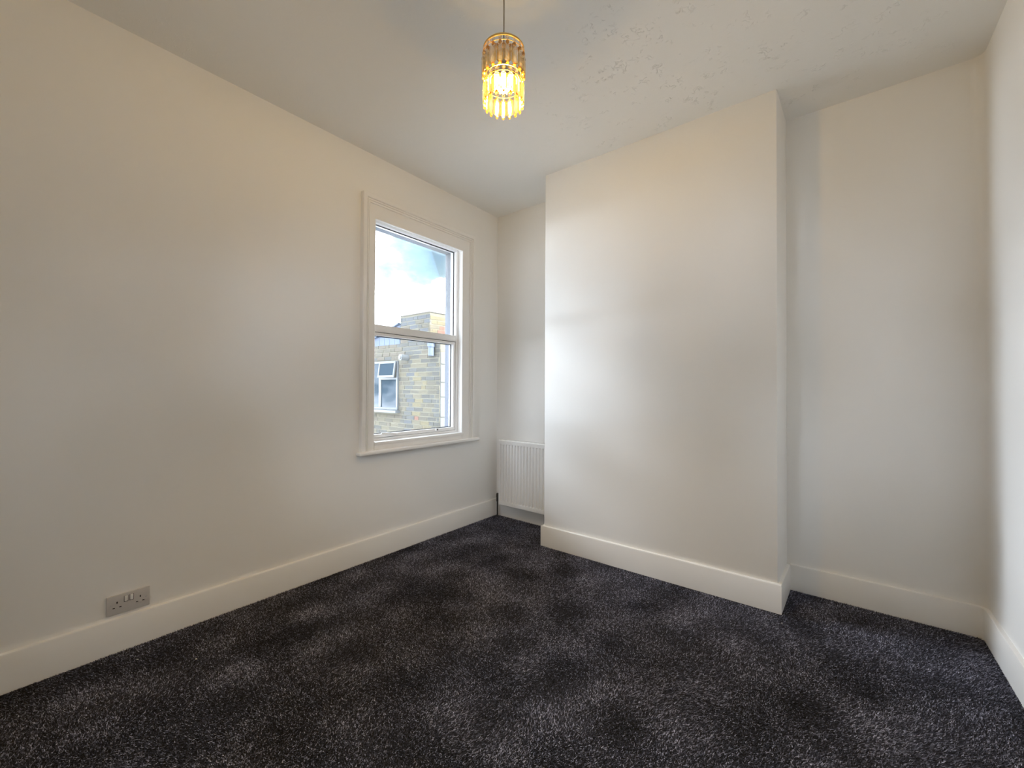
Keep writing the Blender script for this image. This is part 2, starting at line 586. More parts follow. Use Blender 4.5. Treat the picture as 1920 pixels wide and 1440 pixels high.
# ------------------------------------------------------------------ window_1: architrave, frame, sashes, panes, board, handle
WIN = empty('window_1', (XL, (OY0 + OY1) / 2, OZ0))
struct(WIN)
WL = WIN.location
CY0, CY1, CZ0, CZ1 = 1.553, 2.660, 0.766, 2.553     # architrave outer edges
# profile across the width: (distance from outer edge, projection into the room); the last two points end at each side's own width
AP = [(0.0, 0.0), (0.0, 0.036), (0.004, 0.040), (0.026, 0.040), (0.030, 0.036), (0.0305, 0.026), (0.035, 0.026), (0.037, 0.033),
      (0.043, 0.033), (0.045, 0.024), (0.049, 0.024), (0.051, 0.028), (0.057, 0.028), (0.060, 0.018), (None, 0.018), (1, 0.014), (1, 0.0)]
CWL, CWR, CWH = 0.108, 0.142, 0.158
def off(d, w):
    return w - 0.004 if d is None else (w if d == 1 else d)
def architrave(name, A, B):
    """A, B: the two ends (outer corner y, z, inward offsets per profile point along y and z), mitred"""
    bm = bmesh.new()
    rings = []
    for (py, pz, sy, wy, sz, wz) in (A, B):
        rings.append([bm.verts.new((XL + o - WL.x, py + sy * off(d, wy) - WL.y, pz + sz * off(d, wz) - WL.z)) for d, o in AP])
    n = len(AP)
    for k in range(n):
        bm.faces.new((rings[0][k], rings[0][(k + 1) % n], rings[1][(k + 1) % n], rings[1][k]))
    bm.faces.new(rings[0][::-1])
    bm.faces.new(rings[1])
    return build(name, bm, M['casing'], WIN, smooth=True)
architrave('architrave', (CY0, CZ0, 1, CWL, 0, 0), (CY0, CZ1, 1, CWL, -1, CWH))
architrave('architrave', (CY0, CZ1, 1, CWL, -1, CWH), (CY1, CZ1, -1, CWR, -1, CWH))
architrave('architrave', (CY1, CZ1, -1, CWR, -1, CWH), (CY1, CZ0, -1, CWR, 0, 0))
# inner lining of the reveal
LX0, LX1 = -2.635, XL + 0.0
JT = 0.010
box('jamb_lining', LX0, LX1, OY0, OY0 + JT, OZ0, OZ1, M['casing'], WIN)
box('jamb_lining', LX0, LX1, OY1 - JT, OY1, OZ0, OZ1, M['casing'], WIN)
box('head_lining', LX0, LX1, OY0 + JT, OY1 - JT, OZ1 - JT, OZ1, M['casing'], WIN)
# bottom: inner ledge, plain board under it, window board with rounded nose
box('inner_ledge', -2.640, XL + 0.024, OY0 + JT, OY1 - JT, 0.798, 0.820, M['casing'], WIN, 0.004)
box('apron_board', XL, XL + 0.018, CY0 + CWL + 0.0005, CY1 - CWR - 0.0005, 0.766, 0.798, M['casing'], WIN, 0.002)
box('window_sill', XL - 0.01, XL + 0.056, 1.532, 2.706, 0.738, 0.766, M['casing'], WIN, 0.011, 4)

FX0, FX1 = -2.705, -2.632      # frame depth
FY0, FY1, FZ0, FZ1 = OY0 + JT, OY1 - JT, 0.820, OZ1 - JT
FWD = 0.022
TZ0, TZ1 = 1.612, 1.665        # transom
def frame_part(name, y0, y1, z0, z1, x0=FX0, x1=FX1, m='upvc', bev=0.003):
    return box(name, x0, x1, y0, y1, z0, z1, M[m], WIN, bev)
frame_part('frame_stile', FY0, FY0 + FWD, FZ0, FZ1)
frame_part('frame_stile', FY1 - FWD, FY1, FZ0, FZ1)
frame_part('frame_head', FY0 + FWD, FY1 - FWD, FZ1 - 0.030, FZ1)
frame_part('transom', FY0 + FWD, FY1 - FWD, TZ0, TZ1, FX0, FX1)
frame_part('frame_sill', FY0 + FWD, FY1 - FWD, FZ0, FZ0 + 0.016)
GX = -2.662
def pane(name, y0, y1, z0, z1, x):
    g = 0.005
    p = box(name, x - 0.012, x - 0.008, y0 - 0.004, y1 + 0.004, z0 - 0.004, z1 + 0.004, M['glass'], WIN)
    bm = bmesh.new()      # black gasket round the pane
    for (a0, a1, b0, b1) in ((y0 - 0.004, y0 + g, z0, z1), (y1 - g, y1 + 0.004, z0, z1), (y0, y1, z1 - g, z1 + 0.004), (y0, y1, z0 - 0.004, z0 + g)):
        add_box(bm, x - 0.007 - WL.x, x - 0.001 - WL.x, a0 - WL.y, a1 - WL.y, b0 - WL.z, b1 - WL.z)
    build('gasket', bm, M['gasket'], p)
    bpy.data.objects[p.name].children[0].location = (0, 0, 0)
    return p
pane('pane', FY0 + FWD, FY1 - FWD, TZ1, FZ1 - 0.030, GX)
# opening casement below the transom
SY0, SY1, SZ0, SZ1 = FY0 + FWD + 0.003, FY1 - FWD - 0.003, FZ0 + 0.018, TZ0 - 0.004
SWD = 0.021
SASH = box('casement_rail', FX0 + 0.008, FX1 - 0.006, SY0, SY1, SZ1 - 0.022, SZ1, M['upvc'], WIN, 0.003)
box('casement_rail', FX0 + 0.008, FX1 - 0.006, SY0, SY1, SZ0, SZ0 + 0.026, M['upvc'], WIN, 0.003)
box('casement_stile', FX0 + 0.008, FX1 - 0.006, SY0, SY0 + SWD, SZ0 + 0.026, SZ1 - 0.022, M['upvc'], WIN, 0.003)
box('casement_stile', FX0 + 0.008, FX1 - 0.006, SY1 - SWD, SY1, SZ0 + 0.026, SZ1 - 0.022, M['upvc'], WIN, 0.003)
pane('pane', SY0 + SWD, SY1 - SWD, SZ0 + 0.026, SZ1 - 0.022, GX - 0.006)
# dark weather seal in the slot between casement and frame
bm = bmesh.new()
for (a0, a1, b0, b1) in ((SY0 - 0.003, SY0, SZ0, SZ1), (SY1, SY1 + 0.003, SZ0, SZ1), (SY0, SY1, SZ1, SZ1 + 0.004), (SY0, SY1, SZ0 - 0.003, SZ0)):
    add_box(bm, FX0 + 0.01 - WL.x, FX1 - 0.012 - WL.x, a0 - WL.y, a1 - WL.y, b0 - WL.z, b1 - WL.z)
build('weather_seal', bm, M['gasket'], WIN)
# lever handle on the bottom rail, and the second catch
hx = FX1 - 0.006
hz = SZ0 + 0.018
hb = box('window_handle', hx, hx + 0.012, 1.872, 1.915, hz - 0.011, hz + 0.011, M['upvc'], WIN, 0.003)
bm = bmesh.new()
add_tube(bm, [(hx + 0.010, 1.893, hz), (hx + 0.030, 1.893, hz + 0.001)], 0.008, 12)
add_tube(bm, [(hx + 0.030, 1.901, hz), (hx + 0.034, 1.858, hz + 0.004), (hx + 0.034, 1.795, hz + 0.011), (hx + 0.030, 1.755, hz + 0.014)], [0.008, 0.0085, 0.009, 0.006], 12)
L_ = build('handle_lever', bm, M['upvc'], hb, smooth=True)
L_.location = -WL
hb2 = box('window_catch', hx, hx + 0.012, 2.288, 2.325, hz - 0.010, hz + 0.012, M['upvc'], WIN, 0.003)
p2 = parent_loc(hb2)
bm = bmesh.new()
add_box(bm, hx + 0.012 - p2.x, hx + 0.0135 - p2.x, 2.300 - p2.y, 2.312 - p2.y, hz - 0.007 - p2.z, hz + 0.008 - p2.z)
build('catch_slot', bm, M['pipe'], hb2)
# outer reveal of the masonry, painted (the hole's own sides lie behind it)
OX = XL - T
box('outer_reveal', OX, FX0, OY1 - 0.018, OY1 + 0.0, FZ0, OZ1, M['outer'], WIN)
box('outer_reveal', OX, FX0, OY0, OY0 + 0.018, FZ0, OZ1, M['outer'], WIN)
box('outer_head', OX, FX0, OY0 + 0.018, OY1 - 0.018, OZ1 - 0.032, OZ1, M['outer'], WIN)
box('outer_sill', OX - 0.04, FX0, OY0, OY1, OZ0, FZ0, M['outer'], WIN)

# ------------------------------------------------------------------ radiator in the left alcove
RX0, RX1, RZ0, RZ1 = -2.462, -1.862, 0.134, 0.726
RYF = YB - 0.100                    # front face
RAD = empty('radiator', ((RX0 + RX1) / 2, YB - 0.06, RZ0))
tag(RAD, 'white fluted panel radiator in the narrow alcove beside the window', 'radiator')
RL = RAD.location
def flutes():
    bm = bmesh.new()
    pitch = 0.0333
    n = int((RX1 - RX0 - 0.03) / pitch)
    x_start = RX0 + 0.028
    xs = [RX0]
    for i in range(n):
        c = x_start + i * pitch
        for u in (-0.0095, -0.0065, -0.0035, 0.0, 0.0035, 0.0065, 0.0095):
            xs.append(c + u)
    xs.append(RX1)
    zs = [RZ0, RZ0 + 0.003, RZ0 + 0.034, RZ0 + 0.037, RZ0 + 0.040, RZ0 + 0.043, RZ1 - 0.043, RZ1 - 0.040, RZ1 - 0.037, RZ1 - 0.034, RZ1 - 0.003, RZ1]
    def depth(x, z):
        i = round((x - x_start) / pitch)
        d = abs(x - (x_start + i * pitch)) if 0 <= i < n else 1
        a = max(0.0, min(1.0, (0.0095 - d) / 0.0042))
        b = max(0.0, min(1.0, (z - (RZ0 + 0.034)) / 0.008, ((RZ1 - 0.034) - z) / 0.008))
        e = 0.003 if z in (RZ0, RZ1) else 0.0
        return 0.0125 * a * b + e
    g = [[bm.verts.new((x - RL.x, RYF + depth(x, z) - RL.y, z - RL.z)) for z in zs] for x in xs]
    for i in range(len(xs) - 1):
        for k in range(len(zs) - 1):
            bm.faces.new((g[i][k], g[i + 1][k], g[i + 1][k + 1], g[i][k + 1]))
    # close it into a thin pressed shell
    back = [[bm.verts.new((x - RL.x, RYF + 0.018 - RL.y, z - RL.z)) for z in (RZ0, RZ1)] for x in (RX0, RX1)]
    bm.faces.new((back[0][0], back[0][1], back[1][1], back[1][0]))
    bm.faces.new([g[i][0] for i in range(len(xs))] + [back[1][0], back[0][0]])
    bm.faces.new([g[i][-1] for i in range(len(xs))][::-1] + [back[0][1], back[1][1]])
    bm.faces.new([g[0][k] for k in range(len(zs))][::-1] + [back[0][0], back[0][1]])
    bm.faces.new([g[-1][k] for k in range(len(zs))] + [back[1][1], back[1][0]])
    return bm
build('front_panel', flutes(), M['enamel'], RAD, smooth=True)
box('back_panel', RX0 + 0.004, RX1 - 0.004, YB - 0.040, YB - 0.028, RZ0, RZ1, M['enamel'], RAD, 0.003)
box('side_panel', RX0 - 0.004, RX0, RYF + 0.004, YB - 0.028, RZ0 + 0.02, RZ1 + 0.004, M['enamel'], RAD, 0.001)
box('side_panel', RX1, RX1 + 0.004, RYF + 0.004, YB - 0.028, RZ0 + 0.02, RZ1 + 0.004, M['enamel'], RAD, 0.001)
bm = bmesh.new()                    # top grille: rim and cross bars
add_box(bm, RX0 - RL.x, RX1 - RL.x, RYF + 0.010 - RL.y, RYF + 0.018 - RL.y, RZ1 - RL.z, RZ1 + 0.006 - RL.z)
add_box(bm, RX0 - RL.x, RX1 - RL.x, YB - 0.042 - RL.y, YB - 0.032 - RL.y, RZ1 - RL.z, RZ1 + 0.006 - RL.z)
for i in range(40):
    x = RX0 + (i + 0.5) * (RX1 - RX0) / 40
    add_box(bm, x - 0.0035 - RL.x, x + 0.0035 - RL.x, RYF + 0.018 - RL.y, YB - 0.042 - RL.y, RZ1 - RL.z, RZ1 + 0.005 - RL.z)
build('top_grille', bm, M['enamel'], RAD)
for x in (RX0 + 0.10, RX1 - 0.10):
    box('wall_bracket', x - 0.015, x + 0.015, YB - 0.0285, YB + 0.0, RZ0 + 0.06, RZ1 - 0.06, M['enamel'], RAD)
vx = RX0 - 0.036
vy = RYF + 0.03
bm = bmesh.new()
add_tube(bm, [(RX0 - 0.004 - RL.x, vy - RL.y, 0.172 - RL.z), (vx - RL.x, vy - RL.y, 0.172 - RL.z)], 0.009, 12)
add_tube(bm, [(vx - RL.x, vy - RL.y, 0.150 - RL.z), (vx - RL.x, vy - RL.y, 0.186 - RL.z)], 0.012, 12)
val = build('valve_body', bm, M['pipe'], RAD, smooth=True)
bm = bmesh.new()
add_lathe(bm, [(0, 0.0), (0.012, 0.0), (0.014, 0.006), (0.013, 0.034), (0.008, 0.040), (0, 0.040)], (vx - RL.x, vy - RL.y, 0.186 - RL.z), 14)
build('valve_cap', bm, M['pipe'], val, smooth=True)
bm = bmesh.new()
add_tube(bm, [(vx - RL.x, vy - RL.y, 0.0 - RL.z), (vx - RL.x, vy - RL.y, 0.150 - RL.z)], 0.0075, 10)
build('supply_pipe', bm, M['pipe'], RAD, smooth=True)

# ------------------------------------------------------------------ double socket on the left wall
SY_0, SY_1, SZ_0, SZ_1 = 0.3215, 0.4685, 0.172, 0.257
SOC = empty('double_socket', (XL, (SY_0 + SY_1) / 2, SZ_0))
tag(SOC, 'grey-white double wall socket with two switches, just above the skirting of the window wall', 'socket')
SL = SOC.location
box('faceplate', XL, XL + 0.010, SY_0, SY_1, SZ_0, SZ_1, M['socket'], SOC, 0.002)
fx = XL + 0.010
for i, yc in enumerate(((SY_0 + SY_1) / 2 - 0.0095, (SY_0 + SY_1) / 2 + 0.0095)):
    r = box('switch_rocker', fx - 0.002, fx + 0.0035, yc - 0.0055, yc + 0.0055, SZ_0 + 0.049, SZ_0 + 0.073, M['rocker'], SOC, 0.001)
    s = box('rocker_surround', fx - 0.001, fx + 0.0004, yc - 0.0072, yc + 0.0072, SZ_0 + 0.046, SZ_0 + 0.0735, M['hole'], SOC)
for yc in (SY_0 + 0.034, SY_1 - 0.034):
    for (dy, dz, w, h) in ((0, 0.052, 0.0045, 0.0085), (-0.011, 0.030, 0.0075, 0.0042), (0.011, 0.030, 0.0075, 0.0042)):
        box('pin_slot', fx - 0.004, fx + 0.0005, yc + dy - w / 2, yc + dy + w / 2, SZ_0 + dz - h / 2, SZ_0 + dz + h / 2, M['hole'], SOC)
for yc in (SY_0 + 0.0135, SY_1 - 0.0135):
    bm = bmesh.new()
    add_tube(bm, [(fx - 0.001 - SL.x, yc - SL.y, SZ_0 + 0.043 - SL.z), (fx + 0.0006 - SL.x, yc - SL.y, SZ_0 + 0.043 - SL.z)], 0.003, 10)
    build('fixing_screw', bm, M['metal'], SOC)

# ------------------------------------------------------------------ pendant light
PX, PY = -1.0, 1.197
ZT, ZM, PR = 2.494, 2.385, 0.0785
LAMP = empty('pendant_light', (PX, PY, H))
tag(LAMP, 'lit gold pendant light with two tiers of clear prisms hanging from the ceiling', 'lamp')
LL = LAMP.location
def lbuild(name, bm, m, parent=LAMP, smooth=True):
    for v in bm.verts:
        v.co -= LL
    return build(name, bm, m, parent, smooth)
bm = bmesh.new()
add_lathe(bm, [(0, 0), (0.045, 0), (0.045, -0.008), (0.038, -0.018), (0.012, -0.026), (0.006, -0.036), (0, -0.036)], (PX, PY, H), 28)
lbuild('ceiling_rose', bm, M['upvc'])
bm = bmesh.new()
add_tube(bm, [(PX, PY, H - 0.03), (PX, PY, 2.515)], 0.0028, 8)
lbuild('cord', bm, M['cord'])
bm = bmesh.new()
add_lathe(bm, [(0, 0.075), (0.006, 0.075), (0.010, 0.06), (0.015, 0.055), (0.0165, 0.02), (0.020, 0.018), (0.020, 0.0), (0, 0.0)], (PX, PY, 2.443), 20)
lbuild('lamp_holder', bm, M['upvc'])
bm = bmesh.new()
prof = [(0.0, -0.030)]
for i in range(1, 10):
    a = -math.pi / 2 + i / 9 * (math.pi * 0.56)
    prof.append((0.030 * math.cos(a), 0.030 * math.sin(a)))
prof.append((0.0, 0.0055))
add_lathe(bm, prof, (PX, PY, 2.367), 24)
lbuild('bulb', bm, M['bulb'])
bm = bmesh.new()
add_lathe(bm, [(0.0, 0.006), (0.0305, 0.006), (0.0300, 0.014), (0.022, 0.045), (0.0150, 0.062), (0.0135, 0.078), (0, 0.078)], (PX, PY, 2.367), 24)
lbuild('bulb_housing', bm, M['rocker'])
def ring(z, r, t, h):
    bm = bmesh.new()
    n = 48
    R4 = []
    for k in range(n):
        a = 2 * math.pi * k / n
        c, s = math.cos(a), math.sin(a)
        R4.append([bm.verts.new((PX + q * c, PY + q * s, z + w)) for q, w in ((r, 0), (r + t, 0), (r + t, h), (r, h))])
    for k in range(n):
        A, B = R4[k], R4[(k + 1) % n]
        for j in range(4):
            bm.faces.new((A[j], A[(j + 1) % 4], B[(j + 1) % 4], B[j]))
    return bm
lbuild('top_ring', ring(ZT - 0.004, PR - 0.003, 0.004, 0.007), M['gold'])
lbuild('middle_ring', ring(ZM - 0.001, PR - 0.006, 0.0025, 0.004), M['gold'])
lbuild('bead_ring', ring(ZT - 0.0215, PR - 0.001, 0.0018, 0.0018), M['gold'])
lbuild('bead_ring', ring(ZM - 0.0215, PR - 0.005, 0.0018, 0.0018), M['gold'])
bm = bmesh.new()
for k in range(3):
    a = 2 * math.pi * k / 3 + 0.4
    add_tube(bm, [(PX + 0.018 * math.cos(a), PY + 0.018 * math.sin(a), 2.485), (PX + (PR - 0.002) * math.cos(a), PY + (PR - 0.002) * math.sin(a), ZT)], 0.0016, 6)
add_lathe(bm, [(0.017, 0), (0.021, 0), (0.021, 0.004), (0.017, 0.004), (0.017, 0)], (PX, PY, 2.483), 20)
lbuild('spider_frame', bm, M['gold'])

def prism_mesh(L):
    """a bevelled hanging prism, hook at the origin, with blunt chisel ends; local x is tangential, y radial"""
    bm = bmesh.new()
    w, t = 0.0130, 0.0050
    secs = [(0.0, 0.003, 0.0015), (-0.008, w, t), (-(L - 0.010), w, t), (-L, 0.002, 0.0015)]
    rings = []
    for (z, a, b) in secs:
        rings.append([bm.verts.new(c) for c in ((-a, 0, z), (-a * 0.45, -b, z), (a * 0.45, -b, z), (a, 0, z), (a * 0.45, b, z), (-a * 0.45, b, z))])
    for A, B in zip(rings, rings[1:]):
        for k in range(6):
            bm.faces.new((A[k], A[(k + 1) % 6], B[(k + 1) % 6], B[k]))
    bm.faces.new(rings[0][::-1])
    bm.faces.new(rings[-1])
    me = bpy.data.meshes.new('prism')
    bmesh.ops.recalc_face_normals(bm, faces=bm.faces)
    bm.to_mesh(me)
    bm.free()
    me.materials.append(M['prism'])
    return me
def bead_mesh():
    bm = bmesh.new()
    r, t = 0.0068, 0.0032
    f = [bm.verts.new((r * math.cos(math.pi * k / 4), 0, r * math.sin(math.pi * k / 4))) for k in range(8)]
    for sgn in (-1, 1):
        g = [bm.verts.new((0.5 * r * math.cos(math.pi * k / 4), sgn * t, 0.5 * r * math.sin(math.pi * k / 4))) for k in range(8)]
        for k in range(8):
            bm.faces.new((f[k], f[(k + 1) % 8], g[(k + 1) % 8], g[k]))
        bm.faces.new(g)
    me = bpy.data.meshes.new('bead')
    bmesh.ops.recalc_face_normals(bm, faces=bm.faces)
    bm.to_mesh(me)
    bm.free()
    me.materials.append(M['prism'])
    return me
def hook_mesh():
    bm = bmesh.new()
    add_tube(bm, [(0, 0, 0.0095), (0.0018, 0, 0.007), (0, 0, 0.0045)], 0.0010, 5)
    add_tube(bm, [(0, 0, -0.0065), (-0.0022, 0, -0.010), (0.0012, 0, -0.0145)], 0.0012, 5)
    me = bpy.data.meshes.new('hook')
    bm.to_mesh(me)
    bm.free()
    me.materials.append(M['gold'])
    return me
def cap_mesh():
    """a faceted gilt cap that grips the end of a prism"""
    bm = bmesh.new()
    secs = [(0.005, 0.0015), (0.001, 0.0058), (-0.006, 0.0062), (-0.010, 0.0030)]
    rings = [[bm.verts.new((r * math.cos(math.pi * k / 3), 0.75 * r * math.sin(math.pi * k / 3), z)) for k in range(6)] for z, r in secs]
    for A, B in zip(rings, rings[1:]):
        for k in range(6):
            bm.faces.new((A[k], A[(k + 1) % 6], B[(k + 1) % 6], B[k]))
    bm.faces.new(rings[0][::-1])
    bm.faces.new(rings[-1])
    me = bpy.data.meshes.new('end_cap')
    bmesh.ops.recalc_face_normals(bm, faces=bm.faces)
    bm.to_mesh(me)
    bm.free()
    me.materials.append(M['amber'])
    return me
PM1, PM2, BM_, HM, CM = prism_mesh(0.080), prism_mesh(0.074), bead_mesh(), hook_mesh(), cap_mesh()
NP = 18
for (zt, me, rr, off, L) in ((ZT, PM1, PR, 0.0, 0.080), (ZM, PM2, PR - 0.004, 0.5, 0.074)):
    for k in range(NP):
        a = 2 * math.pi * (k + off) / NP
        zb = zt - 0.011
        b = link('prism', me, None, LAMP)
        b.location = (rr * math.cos(a), rr * math.sin(a), zb - 0.0145 - LL.z)
        b.rotation_euler = (0, 0, a + math.pi / 2)
        for nm, m_, dz in (('bead', BM_, 0.0145), ('hook', HM, 0.0145), ('end_cap', CM, -0.001), ('end_cap', CM, -L + 0.003)):
            c = link(nm, m_, None, b)
            c.location = (0, 0, dz)

# ------------------------------------------------------------------ the house across the yard
YN = 4.5                            # face of its brick breast
K = (YN) / 5.5
HX0, HX1 = -6.215, -5.085           # breast, left and right corner
YR = YN + 0.42                      # recessed wall with the window
HOUSE = empty('brick_house', (HX0, YN, -3.0))
tag(HOUSE, 'weathered yellow brick house with chimney stack and white window, seen through the window', 'house')
HL = HOUSE.location
def hbox(name, *a, **k):
    return box(name, *a[:6], a[6], HOUSE, **k)
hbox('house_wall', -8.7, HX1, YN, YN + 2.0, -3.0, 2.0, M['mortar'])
# brick meshes: one box per colour and length, shared
brick_cache = {}
def brick_mesh(ci, l, axis):
    key = (ci, round(l, 3), axis, random.randrange(3))
    if key not in brick_cache:
        bm = bmesh.new()
        if axis == 'x':
            add_box(bm, -l / 2, l / 2, -0.005, 0.02, -0.0312, 0.0312)
        else:
            add_box(bm, -0.02, 0.005, -l / 2, l / 2, -0.0312, 0.0312)
        bmesh.ops.bevel(bm, geom=[e for e in bm.edges if (abs(e.verts[0].co.y + 0.005) < 1e-5 and abs(e.verts[1].co.y + 0.005) < 1e-5) or (axis == 'y' and abs(e.verts[0].co.x - 0.005) < 1e-5 and abs(e.verts[1].co.x - 0.005) < 1e-5)], offset=0.004, segments=1, affect='EDGES')
        for v in bm.verts:
            v.co += Vector((random.uniform(-1, 1), random.uniform(-1, 1), random.uniform(-1, 1))) * 0.0028
        me = bpy.data.meshes.new('brick')
        bmesh.ops.recalc_face_normals(bm, faces=bm.faces)
        bm.to_mesh(me)
        bm.free()
        me.materials.append(BRICKS[ci])
        brick_cache[key] = me
    return brick_cache[key]
NB = 0
def lay(u0, u1, z0, z1, plane, axis, pick, hole=None, parent=HOUSE):
    """Flemish-like bond on a wall face: along x on y=plane or along y on x=plane, cut round a hole (u0, u1, z0, z1)"""
    global NB
    row = 0
    z = z0 + 0.0375
    while z < z1:
        u = u0 - (0.168 if row % 2 else 0.0) - random.uniform(0, 0.03)
        k = 0
        while u < u1:
            L = 0.215 if (k % 2 == 0 or random.random() < 0.45) else 0.1025
            spans = [(max(u, u0), min(u + L, u1))]
            if hole and hole[2] - 0.03 < z < hole[3] + 0.03:
                a, b = spans[0]
                spans = [(a, min(b, hole[0])), (max(a, hole[1]), b)]
            for a, b in spans:
                if b - a > 0.03:
                    c = (a + b) / 2
                    o = link('brick', brick_mesh(pick(c, z), round((b - a) / 0.02) * 0.02 - 0.001 if b - a < L - 1e-6 else L, axis), None, parent)
                    j = random.uniform(-0.003, 0.003)
                    if axis == 'x':
                        o.location = Vector((c, plane + j, z + random.uniform(-.0015, .0015))) - HL
                    else:
                        o.location = Vector((plane + j, c, z)) - HL
                    NB += 1
            u += L + 0.010
            k += 1
        z += 0.075
        row += 1
WX0, WX1, WZ0, WZ1 = -7.30, -6.165, 0.788, 1.69
def pick_wall(x, z):
    r = random.random()
    if z > WZ1 + 0.03 and x < -6.13:
        return 3 if r < 0.5 else 5 if r < 0.75 else 0
    if z > 1.72:
        return 5 if r < 0.4 else 2 if r < 0.7 else 3
    if -5.95 < x < -5.76:
        return 7 if r < 0.35 else 5 if r < 0.7 else 2      # greyer bricks in a streak under the flue
    if -5.76 <= x < -5.38:
        if z < 0.75 and x < -5.5 and r < 0.3:
            return 6
        return 4 if r < 0.35 else 1 if r < 0.65 else 0 if r < 0.85 else 2
    if x >= -5.38:
        return 5 if r < 0.45 else 2 if r < 0.7 else 0
    return random.choice((0, 1, 1, 2, 3, 0))
lay(-7.05, HX1, 0.20, 1.995, YN, 'x', pick_wall, (WX0, WX1 + 0.005, WZ0 - 0.03, WZ1))
bm = bmesh.new()                    # the same brickwork going on to the left, out of the view
for row in range(24):
    for k in range(7):
        x = -8.68 + k * 0.225 + (0.11 if row % 2 else 0)
        if x + 0.215 < -7.06 and not (x + 0.215 > WX0 and WZ0 - 0.05 < 0.2375 + row * 0.075 < WZ1 + 0.03):
            add_box(bm, x - HL.x, x + 0.215 - HL.x, YN - 0.008 - HL.y, YN + 0.02 - HL.y, 0.205 + row * 0.075 - HL.z, 0.27 + row * 0.075 - HL.z)
bf = build('brick_field', bm, BRICKS[0], HOUSE)
bf['kind'] = 'stuff'
# white painted blocks down the return face
zz = 0.1
for hgt in (0.20, 0.26, 0.17, 0.33, 0.24, 0.30, 0.20):
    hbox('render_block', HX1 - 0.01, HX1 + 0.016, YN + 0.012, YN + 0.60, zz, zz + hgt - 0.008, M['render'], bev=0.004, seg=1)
    zz += hgt
# its window: white frame, fixed lights and a top-hung vent standing ajar
fy = YN - 0.035
FW = 0.040
MX0, MX1 = -6.735, -6.665
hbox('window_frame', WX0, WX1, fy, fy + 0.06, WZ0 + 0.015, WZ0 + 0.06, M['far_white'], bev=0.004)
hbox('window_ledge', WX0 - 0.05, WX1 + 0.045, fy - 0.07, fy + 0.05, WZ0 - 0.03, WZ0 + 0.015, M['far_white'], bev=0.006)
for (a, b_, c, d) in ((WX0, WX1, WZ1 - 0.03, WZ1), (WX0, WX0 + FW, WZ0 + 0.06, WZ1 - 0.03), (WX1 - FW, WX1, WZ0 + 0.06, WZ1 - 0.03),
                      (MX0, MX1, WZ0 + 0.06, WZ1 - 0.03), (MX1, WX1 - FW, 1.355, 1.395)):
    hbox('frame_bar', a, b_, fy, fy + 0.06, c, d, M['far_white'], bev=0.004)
def mirror_mat():
    m = bpy.data.materials.new('reflecting_pane')
    m.use_nodes = True
    b = m.node_tree.nodes['Principled BSDF']
    b.inputs['Base Color'].default_value = (0.02, 0.03, 0.04, 1)
    b.inputs['Roughness'].default_value = 0.02
    b.inputs['IOR'].default_value = 1.5
    b.inputs['Specular IOR Level'].default_value = 0.12
    return m
M['far_pane'] = mirror_mat()
hbox('window_pane', MX1, WX1 - FW, fy + 0.015, fy + 0.025, WZ0 + 0.06, 1.355, M['far_pane'])
hbox('window_pane', WX0 + FW, MX0, fy + 0.015, fy + 0.025, WZ0 + 0.06, WZ1 - 0.03, M['far_pane'])
vent = empty('vent_casement', (0, 0, 0))
vent.parent = HOUSE
vx0, vx1 = MX1 - 0.012, WX1 - FW + 0.025
vent.location = Vector(((vx0 + vx1) / 2, fy - 0.004, WZ1 - 0.012)) - HL
vw = vx1 - vx0
vh = WZ1 - 0.012 - 1.385
bm = bmesh.new()
for (a, b_, c, d) in ((-vw / 2, vw / 2, -0.035, 0.0), (-vw / 2, vw / 2, -vh, -vh + 0.04), (-vw / 2, -vw / 2 + 0.035, -vh + 0.04, -0.035), (vw / 2 - 0.035, vw / 2, -vh + 0.04, -0.035)):
    add_box(bm, a, b_, -0.03, 0.0, c, d, 0.003, 1)
build('vent_frame', bm, M['far_white'], vent)
bm = bmesh.new()
add_box(bm, -vw / 2 + 0.03, vw / 2 - 0.03, -0.02, -0.012, -vh + 0.035, -0.03)
build('vent_pane', bm, M['far_pane'], vent)
vent.rotation_euler = (-0.14, 0, 0)
# slate-hung gable end and the roof behind it, falling away to the left
def verge(x):
    return 2.150 + (x + 6.836) * 0.275
XG0 = -7.9
bm = bmesh.new()
lo = [(XG0, 2.0), (-6.135, 2.0), (-6.135, verge(-6.135)), (-7.38, 2.0)]
f = [bm.verts.new(Vector((x, YN + 0.004, z)) - HL) for x, z in ((-7.38, 2.0), (-6.135, 2.0), (-6.135, verge(-6.135)))]
g = bmesh.ops.extrude_face_region(bm, geom=[bm.faces.new(f)])
for v in g['geom']:
    if isinstance(v, bmesh.types.BMVert):
        v.co.y += 2.0
build('gable_end', bm, M['lead'], HOUSE)
def slate_mesh(w):
    bm = bmesh.new()
    add_box(bm, -w / 2, w / 2, -0.012, 0.0, -0.075, 0.075)
    me = bpy.data.meshes.new('slate')
    bmesh.ops.recalc_face_normals(bm, faces=bm.faces)
    bm.to_mesh(me)
    bm.free()
    me.materials.append(M['slate'])
    return me
SM = slate_mesh(0.150)
for r_ in range(3):
    for k in range(8):
        x = -6.215 - k * 0.155 - (0.077 if r_ % 2 else 0)
        z = 2.065 + r_ * 0.10
        if z + 0.060 < verge(x - 0.07):
            sl = link('slate', SM, None, HOUSE)
            sl.location = Vector((x, YN + 0.002 - 0.003 * (r_ % 2), z)) - HL
            sl.rotation_euler = (0.06, random.uniform(-0.02, 0.02), 0)
bm = bmesh.new()
f = [bm.verts.new(Vector((x, YN - 0.05, verge(x) + dz)) - HL) for x, dz in ((-7.50, 0.0), (-6.14, 0.0), (-6.14, 0.022), (-7.50, 0.022))]
